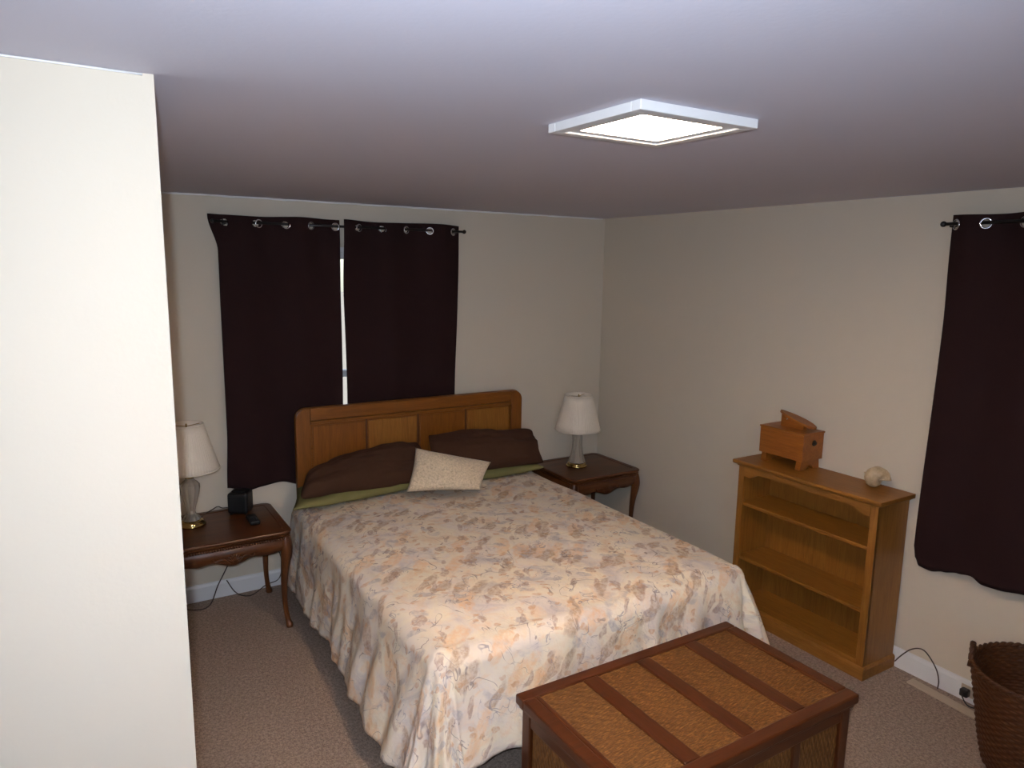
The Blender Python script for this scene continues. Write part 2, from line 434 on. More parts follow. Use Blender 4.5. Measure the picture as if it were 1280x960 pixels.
def rod(name, label, axis, a0, a1, d, z, brackets, plane, sign):
    P = (lambda a, dd=d, zz=z: Vector((a, plane+sign*dd, zz))) if axis == 'x' else (lambda a, dd=d, zz=z: Vector((plane+sign*dd, a, zz)))
    t = thing(name, label, 'curtain rod', P((a0+a1)/2))
    bm = B(); tube(bm, [P(a0), P(a1)], .0075, 12); obj('rod', bm, 'rod', t, smooth=True)
    for a, s in ((a0, -1), (a1, 1)):
        bm = B(); sp = bmesh.new(); bmesh.ops.create_uvsphere(sp, u_segments=14, v_segments=10, radius=.013)
        merge(bm, sp, Matrix.Translation(P(a+s*.012))); obj('finial', bm, 'rod', t, smooth=True)
    for a in brackets:
        bm = B(); tube(bm, [P(a, .0), P(a, d*.5, z-.012), P(a, d, z-.011)], .004, 8); tube(bm, [P(a, 0.0, z+.03), P(a, 0.005, z+.03), P(a, .005, z-.03), P(a, 0, z-.03)], .004, 6)
        obj('bracket', bm, 'rod', t)
    return t
RZ = 2.157
rod('curtain_rod', 'thin black curtain rod with ball ends above the bed', 'x', -2.71, -1.222, .08, RZ, (-2.66, -1.26), 0, -1)
GL = [-2.632, -2.485, -2.335, -2.196, -2.055]; GR = [-1.912, -1.763, -1.611, -1.452, -1.29]
GRP = None
def interp(x, tab):
    if x <= tab[0][0]: return tab[0][1]
    for (a, p), (b, q) in zip(tab, tab[1:]):
        if x <= b: return p+(q-p)*sstep(a, b, x)
    return tab[-1][1]
def edgeL(u, z):
    e = 0
    e -= .045*(1-u)**2*sstep(2.0, 2.19, z)     # top corner flares out to the left
    e -= .012*(1-u)*sstep(1.0, .665, z)
    e += .007*u*math.sin((z-.8)*2.2)
    return e
curtain('curtain', 'dark brown grommet curtain panel hanging left of the window gap, above left nightstand', 'x', -2.70, -2.034, GL, GL, 2.195, .67, 0, -1, 1, GRP, RZ-.004,
        zb_fn=lambda u: interp(u, ((0, .668), (.15, .638), (.28, .650), (.45, .656), (.62, .630), (1, .64))), edge=edgeL, seed=1)
curtain('curtain', 'dark brown grommet curtain panel right of the window gap, behind the headboard', 'x', -1.999, -1.24, GR, GR, 2.195, .67, 0, -1, -1, GRP, RZ-.004, edge=lambda u, z: -.02*u*sstep(1.9, 1.0, z)-.012*(1-u)*sstep(1.2, 2.0, z), seed=5)
def zbR(u): # u=1 at the corner-side (far) edge
    s = (1-u)*.788
    return interp(s, ((0, .66), (.012, .605), (.035, .572), (.09, .568), (.14, .582), (.20, .598), (.26, .610), (.31, .594), (.37, .598), (.47, .611), (.62, .596), (.79, .604)))
GB = [-3.55, -3.40, -3.25, -3.10, -2.95, -2.80, -2.655, -2.535]
rod('curtain_rod', 'black curtain rod with ball end on the right wall', 'y', -3.40, -2.492, .08, RZ, (-3.36, -2.51), 0, -1)
curtain('curtain', 'long dark brown curtain on the right wall beside the bookcase', 'y', -3.30, -2.512, GB[2:], GB[2:], 2.195, .60, 0, -1, 1, GRP, RZ-.004, zb_fn=zbR,
        edge=lambda u, z: .02*u*sstep(1.9, .7, z), seed=9, low=.06)

# ------------------------------------------------------------------ bed
bed = thing('bed', 'full-size bed with orange oak panelled headboard', 'bed', (-1.57, -1.1, 0))
HY0, HY1 = -.172, -.130; HXL, HXR, HZ = -2.345, -.805, 1.112
def rounded_top(x0, x1, z0, z1, r, n=7):
    p = [(x0, z0), (x1, z0)]
    p += [(x1-r+r*math.cos(a), z1-r+r*math.sin(a)) for a in [PI/2*k/n for k in range(n+1)]]
    p += [(x0+r-r*math.sin(a), z1-r+r*math.cos(a)) for a in [PI/2*k/n for k in range(n+1)]]
    return p
hb = obj('headboard', prism(B(), rounded_top(HXL, HXR, .28, HZ, .06), 'y', HY0+.016, HY1, .006), 'hb_x', bed)
sw = .085; tw = .075
def bar(name, x0, x1, z0, z1, y0, y1, m, par, bev=.004): return obj(name, box(B(), x0, x1, y0, y1, z0, z1, bev), m, par)
# stiles and rail stand proud; the outer upper corners are rounded
r = .06
st = [(HXL, .28), (HXL+sw, .28), (HXL+sw, HZ-.004)] + [(HXL+r-r*math.sin(a), HZ-.004-r+r*math.cos(a)) for a in [PI/2*k/7 for k in range(8)]]
obj('stile', prism(B(), st, 'y', HY0, HY0+.017, .004), 'hb_z', hb)
obj('stile', prism(B(), [(HXL+HXR-x, z) for x, z in st], 'y', HY0, HY0+.017, .004), 'hb_z', hb)
bar('top_rail', HXL+sw+.001, HXR-sw-.001, HZ-tw, HZ-.004, HY0+.001, HY0+.017, 'hb_x', hb)
bar('moulding', HXL+sw+.001, HXR-sw-.001, HZ-tw-.022, HZ-tw-.003, HY0-.004, HY0+.017, 'hb_x', hb)
bar('bottom_rail', HXL+sw+.001, HXR-sw-.001, .42, .52, HY0+.001, HY0+.017, 'hb_x', hb)
px0, px1 = HXL+sw+.003, HXR-sw-.003; pw = (px1-px0)/4
for k in range(4):
    a, b = px0+k*pw, px0+(k+1)*pw
    bar('panel', a+.012, b-.012, .53, HZ-tw-.035, HY0+.008, HY0+.017, 'hb_z' if k % 2 == 0 else 'oak_z', hb, .004)
    if k: bar('mullion', a-.005, a+.005, .52, HZ-tw-.024, HY0+.010, HY0+.0175, 'hb_dark', hb, .002)
for x in (HXL+.005, HXR-.075): obj('leg', box(B(), x, x+.07, HY0+.002, HY1, 0, .28, .005), 'hb_z', bed)
obj('box_spring', box(B(), -2.30, -.87, -2.06, -.18, .14, .34, .02, 3), 'mattress', bed)
bm = B(); box(bm, -2.31, -.86, -2.07, -.18, .345, .565, .06, 4); obj('mattress', bm, 'mattress', bed, smooth=True)
for sx in (-2.2, -.93):
    for sy in (-1.98, -.4): obj('leg', box(B(), sx, sx+.05, sy, sy+.05, 0, .1, .006), 'black', bed)
bm = B(); box(bm, -2.24, -2.21, -2.04, -.2, .10, .14, .003); box(bm, -.90, -.87, -2.04, -.2, .10, .14, .003); box(bm, -2.21, -.90, -2.04, -2.01, .10, .14, .003); obj('bed_frame', bm, 'rod', bed)

# comforter draped over the bed
X0, X1, Y0, Y1, ZT = -2.335, -.835, -2.075, -.24, .592
OL, OR, OF = .51, .46, .46; RR = .070
def drape(u, v):
    s = X0-OL+u*(X1-X0+OL+OR); tt = Y1+v*(Y0-OF-Y1)
    hx = s if X0 < s < X1 else (X0 if s <= X0 else X1)
    yy = tt
    ox = 0.0; oy = 0.0
    if s < X0: ox = s-X0
    if s > X1: ox = s-X1
    if yy < Y0: oy = yy-Y0
    d = math.hypot(ox, oy)
    cx = max(X0, min(X1, s)); cy = max(Y0, yy)
    if d < 1e-6:
        edge = min(cx-X0, X1-cx, cy-Y0)
        z = ZT+.012*noise.noise(Vector((s*2.6, tt*2.6, 1)))+.006*noise.noise(Vector((s*8, tt*6, 5)))*1.3-.02*(1-sstep(0, .25, edge))**2
        z += .006*abs(noise.noise(Vector((s*5+tt*3, tt*9, 2))))
        z -= .012*sstep(-.40, Y1, yy)
        return Vector((cx, cy, z)), (s, tt)
    ex, ey = ox/d, oy/d; ang = math.atan2(abs(oy), abs(ox))
    side = ex < 0 or (ex == 0 and cx < -1.5)
    if oy == 0: q = -cy + (0 if ex < 0 else 9)
    elif ox == 0: q = -Y0+.6+(cx-X0)
    elif ex < 0: q = -Y0+ang*.38
    else: q = -Y0+.6+(X1-X0)+.6-ang*.38
    corner = abs(2*ex*ey)
    fl = .13+.16*sstep(-.9, -1.9, -q)+.06*noise.noise(Vector((q*1.3, 3, 0)))-.05*corner
    if ox == 0 or ex > 0: fl = (.30 if ex > .3 else .17)+.06*noise.noise(Vector((q*1.5, 8, 0)))
    arc = RR*PI/2
    if d < arc: out = RR*math.sin(d/RR); dn = RR*(1-math.cos(d/RR))
    else: out = RR+(d-arc)*math.sin(fl); dn = RR+(d-arc)*math.cos(fl)
    k = sstep(.04, .40, d)
    A = (.018 if side else .026)*k*(1+1.2*corner)
    wv = math.sin(2*PI*q/.27+1.6*math.sin(q*3.1))*.62+math.sin(2*PI*q/.13+2*math.sin(q*5.3)+d*5)*.26
    out += A*wv+.011*noise.noise(Vector((q*9, d*7, 4)))*sstep(0, .1, d)+.005*noise.noise(Vector((q*22, d*14, 9)))*k
    z = ZT-.02-dn+.010*noise.noise(Vector((q*3, d*3, 7)))
    z += .035*k*noise.noise(Vector((q*2.6, 2, 9)))
    zmin = .026+.012*(1+wv)*.5
    if z < zmin: out += (zmin-z)*.5; z = zmin-.006*math.tanh((zmin-z)*20)
    if ex > 0 and oy == 0: pass
    p = Vector((cx+ex*out, cy+ey*out, z)); p.y = max(p.y, -2.328 if p.z > .0 and p.x > -2.25 else -9)
    if p.y > -.63: p.x = min(max(p.x, -2.447), -.668)
    return p, (s, tt)
bm = B(); grid(bm, 190, 165, drape)
bmesh.ops.recalc_face_normals(bm, faces=bm.faces)
up_ = sum(f.normal.z*f.calc_area() for f in bm.faces)
if up_ < 0: bmesh.ops.reverse_faces(bm, faces=bm.faces)
cf = obj('comforter', bm, 'floral', None, (-1.56, -1.25, ZT), smooth=True); solid(cf, .016, -1)
tag(cf, 'cream comforter with peach, brown and grey floral print draped over the bed', 'comforter')

# pillows from four corners: BL, BR, TR, TL
def pillow(name, label, cat, cs, thick, mat, group=None, seed=0, wr=.010, pinch=.07, power=.42, rd=0):
    bl, br, tr, tl = [Vector(c) for c in cs]; n = (br-bl).cross(tl-bl).normalized(); cen = (bl+br+tr+tl)/4
    bm = B(); N = 34
    for sgn in (1, -1):
        def fn(u, v):
            a, b = 2*u-1, 2*v-1
            # edges bow inwards between the corners
            aa = a*(1-pinch*(1-b*b)); bb = b*(1-pinch*(1-a*a)); aa *= 1-rd*b*b*b*b; bb *= 1-rd*a*a*a*a
            U, V = (aa+1)/2, (bb+1)/2
            p = bl*(1-U)*(1-V)+br*U*(1-V)+tr*U*V+tl*(1-U)*V
            h = max(0, (1-a*a)*(1-b*b))**power*thick/2
            w = wr*noise.noise(Vector((u*3.5+seed, v*3.5, sgn*2)))+wr*.5*noise.noise(Vector((u*9, v*9+seed, sgn*5)))
            h = h+w*min(1, h/(thick*.2))
            return p+n*h*sgn, (u, v)
        grid(bm, N, N, fn)
    bmesh.ops.remove_doubles(bm, verts=bm.verts, dist=1e-5); bmesh.ops.recalc_face_normals(bm, faces=bm.faces)
    o = obj(name, bm, mat, None, cen, smooth=True); tag(o, label, cat, group); return o
pillow('pillow', 'flat olive green pillow under the left brown pillow', 'pillow', [(-2.47, -.53, .640), (-1.62, -.43, .640), (-1.60, -.20, .655), (-2.36, -.20, .655)], .09, 'green', seed=3, pinch=.03)
pillow('pillow', 'flat olive green pillow under the right brown pillow', 'pillow', [(-1.64, -.46, .640), (-.80, -.47, .635), (-.84, -.20, .655), (-1.56, -.20, .655)], .09, 'green', seed=8, pinch=.03)
pillow('pillow', 'dark brown pillow at the left end of the headboard', 'pillow', [(-2.43, -.46, .665), (-1.62, -.48, .69), (-1.60, -.245, .865), (-2.31, -.245, .775)], .20, 'pillow_brown', seed=1, rd=.08, pinch=.03, power=.46, wr=.030)
pillow('pillow', 'dark brown pillow propped at the right end of the headboard', 'pillow', [(-1.62, -.47, .69), (-.78, -.44, .655), (-.77, -.250, .850), (-1.56, -.250, .895)], .22, 'pillow_brown', seed=6, rd=.04, pinch=.04, power=.46, wr=.030)
pillow('throw_pillow', 'small square cream furry throw pillow leaning on the brown pillows', 'pillow', [(-1.845, -.600, .665), (-1.455, -.765, .665), (-1.285, -.59, .765), (-1.745, -.505, .890)], .13, 'furry', seed=4, wr=.006, pinch=.05, power=.36)

# ------------------------------------------------------------------ nightstands
def rrect(x0, x1, y0, y1, r, n=5):
    out = []
    for cx, cy, a0 in ((x1-r, y1-r, 0), (x0+r, y1-r, PI/2), (x0+r, y0+r, PI), (x1-r, y0+r, 1.5*PI)):
        out += [(cx+r*math.cos(a0+PI/2*k/n), cy+r*math.sin(a0+PI/2*k/n)) for k in range(n+1)]
    return out
def nightstand(x0, x1, y0, y1, zt, label):
    t = thing('nightstand', label, 'nightstand', ((x0+x1)/2, (y0+y1)/2, 0), 'carved nightstands beside the bed')
    # moulded top: stacked profile loops
    bm = B(); loops = []
    for ins, z in ((.022, zt-.036), (.010, zt-.033), (.004, zt-.026), (.012, zt-.020), (.002, zt-.014), (0, zt-.008), (.004, zt-.002), (.012, zt), (.040, zt), (.044, zt-.003)):
        loops.append([bm.verts.new((x, y, z)) for x, y in rrect(x0+ins, x1-ins, y0+ins, y1-ins, .05-ins*.6)])
    for A, D in zip(loops, loops[1:]):
        for i in range(len(A)):
            j = (i+1) % len(A); bm.faces.new((A[i], A[j], D[j], D[i]))
    bm.faces.new(loops[-1]); bm.faces.new(list(reversed(loops[0])))
    obj('tabletop', bm, 'walnut_x', t)
    # beaded gadroon edge under the top
    bm = B(); n = 40
    for k in range(n):
        x = x0+.05+(x1-x0-.10)*k/(n-1); sp = bmesh.new(); bmesh.ops.create_uvsphere(sp, u_segments=6, v_segments=5, radius=.0075)
        merge(bm, sp, Matrix.Translation((x, y0+.010, zt-.040)))
    o = obj('beading', bm, 'walnut_x', t, smooth=True); o['kind'] = 'stuff'
    zb = zt-.036
    def apron(axis, a0, a1, face, sgn):
        """serpentine lower edge, swelling outwards at its middle"""
        bm = B(); nu, nv = 40, 8
        def edge(u):
            s = abs(2*u-1); return .088+.016*math.exp(-(s/.22)**2)-.012*math.exp(-((s-.42)/.2)**2)-.016*sstep(.6, 1, s)
        def mk(thk):
            def fn(u, v):
                a = a0+u*(a1-a0); z = zb-v*edge(u); s = 2*u-1
                sw = .016*math.sin(PI*v)*(.5+.5*(1-s*s))+.012*(1-s*s)*0+.005*math.exp(-(s/.15)**2)*math.sin(PI*v*2)
                d = face+sgn*(sw)-sgn*thk*.018
                return ((a, d, z) if axis == 'x' else (d, a, z)), (u, v)
            return fn
        grid(bm, nu, nv, mk(0)); grid(bm, nu, nv, mk(1))
        bm.verts.ensure_lookup_table()
        row = nu+1; off = row*(nv+1)
        for i in range(nu):
            for base in (0, nv*row):
                bm.faces.new((bm.verts[base+i], bm.verts[base+i+1], bm.verts[off+base+i+1], bm.verts[off+base+i]))
        bmesh.ops.recalc_face_normals(bm, faces=bm.faces)
        return bm
    fa = obj('apron', apron('x', x0+.055, x1-.055, y0+.020, -1), 'walnut_x', t, smooth=True)
    obj('apron', apron('x', x0+.055, x1-.055, y1-.020, 1), 'walnut_x', t, smooth=True)
    obj('apron', apron('y', y0+.055, y1-.055, x0+.020, -1), 'walnut_y', t, smooth=True)
    obj('apron', apron('y', y0+.055, y1-.055, x1-.020, 1), 'walnut_y', t, smooth=True)
    # carved shell in the middle of the front apron
    bm = B(); cx = (x0+x1)/2
    for k in range(7):
        a = math.radians(-60+20*k); sp = bmesh.new(); bmesh.ops.create_uvsphere(sp, u_segments=8, v_segments=6, radius=1)
        mm = Matrix.Translation((cx+.022*math.sin(a), y0+.002, zb-.078+.022*math.cos(a)*1.0)) @ Matrix.Rotation(a, 4, 'Y') @ Matrix.Diagonal((.006, .007, .022, 1))
        merge(bm, sp, mm)
    for s in (-1, 1):
        tube(bm, smooth_path([(cx+s*.02, y0+.003, zb-.085), (cx+s*.055, y0+.004, zb-.055), (cx+s*.09, y0+.006, zb-.065), (cx+s*.10, y0+.006, zb-.05)]), .0055, 6)
    obj('carving', bm, 'walnut_x', fa, smooth=True)
    # cabriole legs
    for sx, x in ((-1, x0+.038), (1, x1-.038)):
        for sy, y in ((-1, y0+.038), (1, y1-.038)):
            dirv = Vector((sx, sy, 0)).normalized()
            prof = [(0, zb, .026), (.004, zb-.03, .032), (.008, zb-.07, .033), (.006, zb-.11, .029), (-.004, zb-.18, .022), (-.012, zb-.27, .017), (-.013, zb-.36, .014), (-.006, zb-.43, .013), (.004, .035, .015), (.012, .012, .020), (.013, 0.0, .018)]
            # keep what faces the wall from poking into it
            pts = [Vector((x, y, z))+dirv*o for o, z, r in prof]; sp = smooth_path(pts, 4)
            rs = []; 
            for i in range(len(prof)-1):
                for j in range(4): rs.append(prof[i][2]+(prof[i+1][2]-prof[i][2])*j/4)
            rs.append(prof[-1][2])
            for q in sp: q.z = max(q.z, 0)
            bm = B(); tube(bm, sp, rs, 12); obj('leg', bm, 'walnut_z', t, smooth=True)
    return t
nightstand(-3.085, -2.482, -.585, -.052, .55, 'carved dark wood nightstand on the left of the bed, with curved legs')
nightstand(-.655, -.052, -.585, -.052, .55, 'carved dark wood nightstand in the corner right of the bed')

# ------------------------------------------------------------------ table lamps
def shade(t, cx, cy, r0_, r1_, z0, z1):
    bm = B(); lathe(bm, cx, cy, [(r0_+(r1_-r0_)*k/6, z0+(z1-z0)*k/6) for k in range(7)], 240, .010, 60, cap=False)
    s = obj('lamp_shade', bm, 'shade', t, smooth=True); solid(s, .002, -1)
    for r_, z in ((r0_, z0), (r1_, z1)):
        bm = B(); tube(bm, [(cx+r_*1.008*math.cos(2*PI*k/48), cy+r_*1.008*math.sin(2*PI*k/48), z) for k in range(48)], .0035, 6, True)
        obj('shade_trim', bm, 'shade', s, smooth=True)
    bm = B(); tube(bm, [(cx, cy, z1-.012), (cx, cy, z1+.004)], .004, 8)
    for k in range(3):
        a = 2*PI*k/3+.5; tube(bm, [(cx, cy, z1-.010), (cx+(r1_-.003)*math.cos(a), cy+(r1_-.003)*math.sin(a), z1-.008)], .002, 6)
    obj('spider', bm, 'gold', s)
def brassbase(t, cx, cy, z, r):
    bm = B(); lathe(bm, cx, cy, [(r*.98, z), (r, z+.004), (r*.97, z+.010), (r*.86, z+.014), (r*.88, z+.018), (r*.84, z+.023), (r*.7, z+.028), (r*.45, z+.032)], 48)
    obj('base', bm, 'gold', t, smooth=True)
LRx, LRy = -.409, -.289
t = thing('table_lamp', 'table lamp with waisted crystal stem and cream pleated shade, near the room corner', 'lamp', (LRx, LRy, .55), 'crystal bedside lamps')
brassbase(t, LRx, LRy, .55, .076)
bm = B(); pr = [(.060, .580), (.057, .590), (.050, .61), (.043, .635), (.037, .665), (.034, .70), (.033, .73), (.034, .76), (.036, .785), (.034, .79)]
lathe(bm, LRx, LRy, pr, 20, .05, 10); obj('stem', bm, 'crystal', t)
bm = B(); lathe(bm, LRx, LRy, [(.036, .79), (.036, .797), (.015, .80), (.015, .85), (.019, .855), (.019, .90), (.012, .905), (.004, .91), (.004, 1.055)], 20); obj('socket', bm, 'gold', t, smooth=True)
shade(t, LRx, LRy, .160, .096, .815, 1.062)
LLx, LLy = -2.930, -.245
t = thing('table_lamp', 'table lamp with urn-shaped crystal body and pleated shade, partly hidden by near wall', 'lamp', (LLx, LLy, .55), 'crystal bedside lamps')
brassbase(t, LLx, LLy, .55, .070)
bm = B(); pr = [(.045, .582), (.036, .60), (.022, .615), (.019, .63), (.024, .65), (.033, .68), (.043, .72), (.048, .755), (.047, .775), (.036, .79), (.022, .80), (.020, .81)]
lathe(bm, LLx, LLy, pr, 20, .05, 10); obj('stem', bm, 'crystal', t)
bm = B(); lathe(bm, LLx, LLy, [(.022, .81), (.024, .817), (.014, .822), (.020, .835), (.020, .85), (.013, .86), (.013, .90), (.004, .91), (.004, 1.09)], 20); obj('socket', bm, 'gold', t, smooth=True)
shade(t, LLx, LLy, .152, .082, .858, 1.100)

# ------------------------------------------------------------------ clock, handset, cords on the left side
t = thing('alarm_clock', 'small black cube alarm clock at the back of the left nightstand', 'clock', (-2.665, -.165, .55))
ca = math.radians(30)
def rotbox(hx, hy, z0, z1, bev, off=(0, 0)):
    b = B(); box(b, off[0]-hx, off[0]+hx, off[1]-hy, off[1]+hy, z0, z1, bev, 3)
    bmesh.ops.rotate(b, verts=b.verts, cent=(0, 0, 0), matrix=Matrix.Rotation(-ca, 3, 'Z'))
    bmesh.ops.translate(b, verts=b.verts, vec=(-2.665, -.165, 0)); return b
obj('body', rotbox(.056, .052, .556, .675, .014), 'black', t)
obj('display', rotbox(.046, .002, .575, .655, .001, (0, -.0525)), 'bluegrey', t)
b = rotbox(.036, .030, .676, .682, .002); obj('snooze_bar', b, 'black', t)
for sx in (-.04, .04):
    for sy in (-.036, .036): obj('foot', rotbox(.006, .006, .55, .557, .001, (sx, sy)), 'black', t)
t = thing('remote_control', 'small dark blue-grey handset lying in front of the alarm clock', 'remote', (-2.64, -.345, .55))
bm = B(); box(bm, -2.664, -2.612, -.415, -.285, .550, .574, .008, 3); obj('body', bm, 'black', t)
obj('screen', box(B(), -2.655, -2.621, -.345, -.300, .5738, .5755, .0005), 'bluegrey', t)
for k in range(3):
    for j in range(3): obj('button', box(B(), -2.654+.012*k, -2.646+.012*k, -.402+.016*j, -.393+.016*j, .5738, .5765, .001), 'bluegrey', t)
bm = B(); tube(bm, smooth_path([(-2.875, -.17, .557), (-2.84, -.11, .556), (-2.80, -.075, .562), (-2.77, -.068, .572), (-2.745, -.066, .558), (-2.70, -.060, .555)]), .003, 8)
tag(obj('lamp_cord', bm, 'cord', None, (-2.80, -.1, .555), smooth=True), 'short loop of dark cord at the back edge of left nightstand', 'cord')
bm = B(); tube(bm, smooth_path([(-2.70, -.032, .45), (-2.69, -.034, .36), (-2.72, -.036, .22), (-2.79, -.06, .10), (-2.85, -.13, .02), (-2.93, -.12, .006), (-3.02, -.05, .02), (-3.09, -.03, .08)]), .0035, 8)
tag(obj('power_cord', bm, 'cord', None, (-2.8, -.05, 0), smooth=True), 'dark cord drooping below the left nightstand to the carpet', 'cord')
bm = B(); tube(bm, smooth_path([(-2.745, -.075, .125), (-2.70, -.11, .05), (-2.62, -.10, .012), (-2.52, -.04, .03), (-2.44, -.03, .05), (-2.42, -.03, .16), (-2.46, -.028, .30)]), .003, 8)
tag(obj('power_cord', bm, 'cord', None, (-2.6, -.05, 0), smooth=True), 'thin dark cord branching right along the baseboard behind left nightstand', 'cord')

# ------------------------------------------------------------------ bookcase
BY0, BY1, BX = -2.432, -1.612, -.265
t = thing('bookcase', 'low golden oak bookcase with two shelves, empty, against the right wall', 'bookcase', (-.14, (BY0+BY1)/2, 0))
bm = B(); prs = [(-.293, .878), (-.299, .885), (-.299, .896), (-.294, .900), (-.015, .900), (-.015, .878)]
prism(bm, prs, 'y', BY0-.026, BY1+.026, .003)
obj('top', bm, 'oak_y', t)
obj('cornice', box(B(), BX-.012, -.016, BY0-.010, BY1+.010, .866, .878, .004), 'oak_y', t)
obj('side_panel', box(B(), BX, -.016, BY0, BY0+.019, .0, .866, .002), 'oak_z', t)
obj('side_panel', box(B(), BX, -.016, BY1-.019, BY1, .0, .866, .002), 'oak_z', t)
obj('back_panel', box(B(), -.022, -.016, BY0+.019, BY1-.019, .02, .866, 0), 'oak_z', t)
obj('front_stile', box(B(), BX-.006, BX+.012, BY0, BY0+.038, .0, .866, .002), 'oak_z', t)
obj('front_stile', box(B(), BX-.006, BX+.012, BY1-.038, BY1, .0, .866, .002), 'oak_z', t)
a0, a1 = BY0+.038, BY1-.038
pts = [(a0, .866), (a0, .812)]
for k in range(13):
    s = k/12; pts.append((a0+.10*s, .812-.004*math.sin(PI*s)+.026*sstep(.3, 1, s)))
for k in range(13):
    s = 1-k/12; pts.append((a1-.10*s, .812-.004*math.sin(PI*s)+.026*sstep(.3, 1, s)))
pts += [(a1, .812), (a1, .866)]
obj('valance', prism(B(), pts, 'x', BX-.006, BX+.012), 'oak_y', t)
for z in (.345, .660): obj('shelf', box(B(), BX+.004, -.022, BY0+.019, BY1-.019, z-.020, z, .003), 'oak_y', t)
obj('bottom_shelf', box(B(), BX+.012, -.022, BY0+.019, BY1-.019, .062, .082, .002), 'oak_y', t)
obj('bottom_rail', box(B(), BX-.006, BX+.012, a0, a1, .0, .090, .002), 'oak_y', t)
bm = B(); pl = [(BX-.006, 0), (BX-.018, 0), (BX-.018, .052), (BX-.012, .062), (BX-.006, .064)]
prism(bm, pl, 'y', BY0-.012, BY1+.012)
prism(bm, [(BY0, 0), (BY0-.012, 0), (BY0-.012, .052), (BY0-.006, .062), (BY0, .064)], 'x', BX-.006, -.016)
prism(bm, [(BY1, 0), (BY1+.012, 0), (BY1+.012, .052), (BY1+.006, .062), (BY1, .064)], 'x', BX-.006, -.016)
obj('plinth', bm, 'oak_y', t)

# shoe-shine box on the bookcase
SY0, SY1, SX0, SX1 = -1.945, -1.668, -.185, -.014
t = thing('shoe_shine_box', 'reddish wooden shoe-shine box with slanted foot rest, on the bookcase', 'box', (-.1, -1.79, .90))
SZ0, SZ1 = .950, 1.092
obj('body', box(B(), SX0, SX1, SY0, SY1, SZ0, SZ1, .003), 'shoebox', t)
obj('lid', box(B(), SX0-.003, SX1+.003, SY0-.004, SY1+.004, SZ1, SZ1+.010, .003), 'shoebox', t)
for y0 in (SY0+.012, SY1-.042):
    n = 8; pts = [(SX0+.012, SZ0), (SX0+.006, .90), (SX0+.040, .90)]
    pts += [((SX0+SX1)/2-.027*math.cos(PI*k/n), .90+.022*math.sin(PI*k/n)) for k in range(n+1)]
    pts += [(SX1-.040, .90), (SX1-.006, .90), (SX1-.012, SZ0)]
    obj('leg', prism(B(), pts, 'y', y0, y0+.03), 'shoebox', t)
# foot rest: a sole-shaped plank rising towards the far end, on a wedge
ang = math.atan2(.055, .216); bm = B(); out = []
n = 36; L = .235
for k in range(n):
    a = 2*PI*k/n; c = math.cos(a); wd = .036*(1-.18*math.cos(a*1)-.12*math.cos(2*a))
    out.append((wd*math.sin(a), L/2*c))
tt_ = bmesh.new(); prism(tt_, out, 'z', -.007, .007, .002)
mm = Matrix.Translation((-.094, -1.835, 1.152)) @ Matrix.Rotation(ang, 4, 'X')
merge(bm, tt_, mm); obj('foot_rest', bm, 'shoebox', t)
obj('support', prism(B(), [(-1.92+.04, SZ1+.010), (-1.74, SZ1+.010), (-1.74, 1.165), (-1.755, 1.165), (-1.885, 1.128)], 'x', -.108, -.080), 'shoebox', t)
bm = B(); tube(bm, [(-.119, -1.79, 1.150), (-.126, -1.79, 1.150)], .005, 10); obj('screw', bm, 'chrome', t)
bm = B()
tube(bm, [(-.096, SY0-.001, 1.045), (-.096, SY0-.004, 1.045)], .016, 14); tube(bm, [(-.096, SY0-.004, 1.045), (-.096, SY0-.012, 1.045)], [.006, .010], 12)
obj('latch', bm, 'knob', t, smooth=False)

# conch shell
def shell():
    t = thing('seashell', 'small pale tan seashell on the right end of the bookcase top', 'shell', (-.085, -2.275, .90))
    bm = B(); rings = []; N = 70; turns = 3.3
    for i in range(N+1):
        s = i/N; th = s*turns*2*PI; R_ = .004+.022*s**1.6; rad = .004+.027*s**1.5
        cx = R_*math.cos(th); cz = R_*math.sin(th); ax = -.046+.075*s**.9
        ring = []
        for k in range(16):
            p = 2*PI*k/16; rr = rad*(1+.10*max(0, math.cos(p))*math.sin(th*4.0)**2)
            q = Vector((math.cos(th)*math.cos(p)*rr+cx, math.sin(p)*rr*1.15+ax, math.sin(th)*math.cos(p)*rr+cz))
            ring.append(bm.verts.new(q))
        rings.append(ring)
    for a, d in zip(rings, rings[1:]):
        for k in range(16):
            j = (k+1) % 16; bm.faces.new((a[k], a[j], d[j], d[k]))
    bm.faces.new(rings[0])
    bmesh.ops.recalc_face_normals(bm, faces=bm.faces)
    bmesh.ops.scale(bm, verts=bm.verts, vec=(1.12, 1.2, 1.12))
    bmesh.ops.rotate(bm, verts=bm.verts, cent=(0, 0, 0), matrix=Matrix.Rotation(math.radians(160), 3, 'Z') @ Matrix.Rotation(math.radians(-75), 3, 'Y'))
    zm = min(v.co.z for v in bm.verts)
    bmesh.ops.translate(bm, verts=bm.verts, vec=(-.085, -2.275, .90-zm))
    o = obj('whorl', bm, 'shell', t, smooth=True); solid(o, .003, -1)
shell()

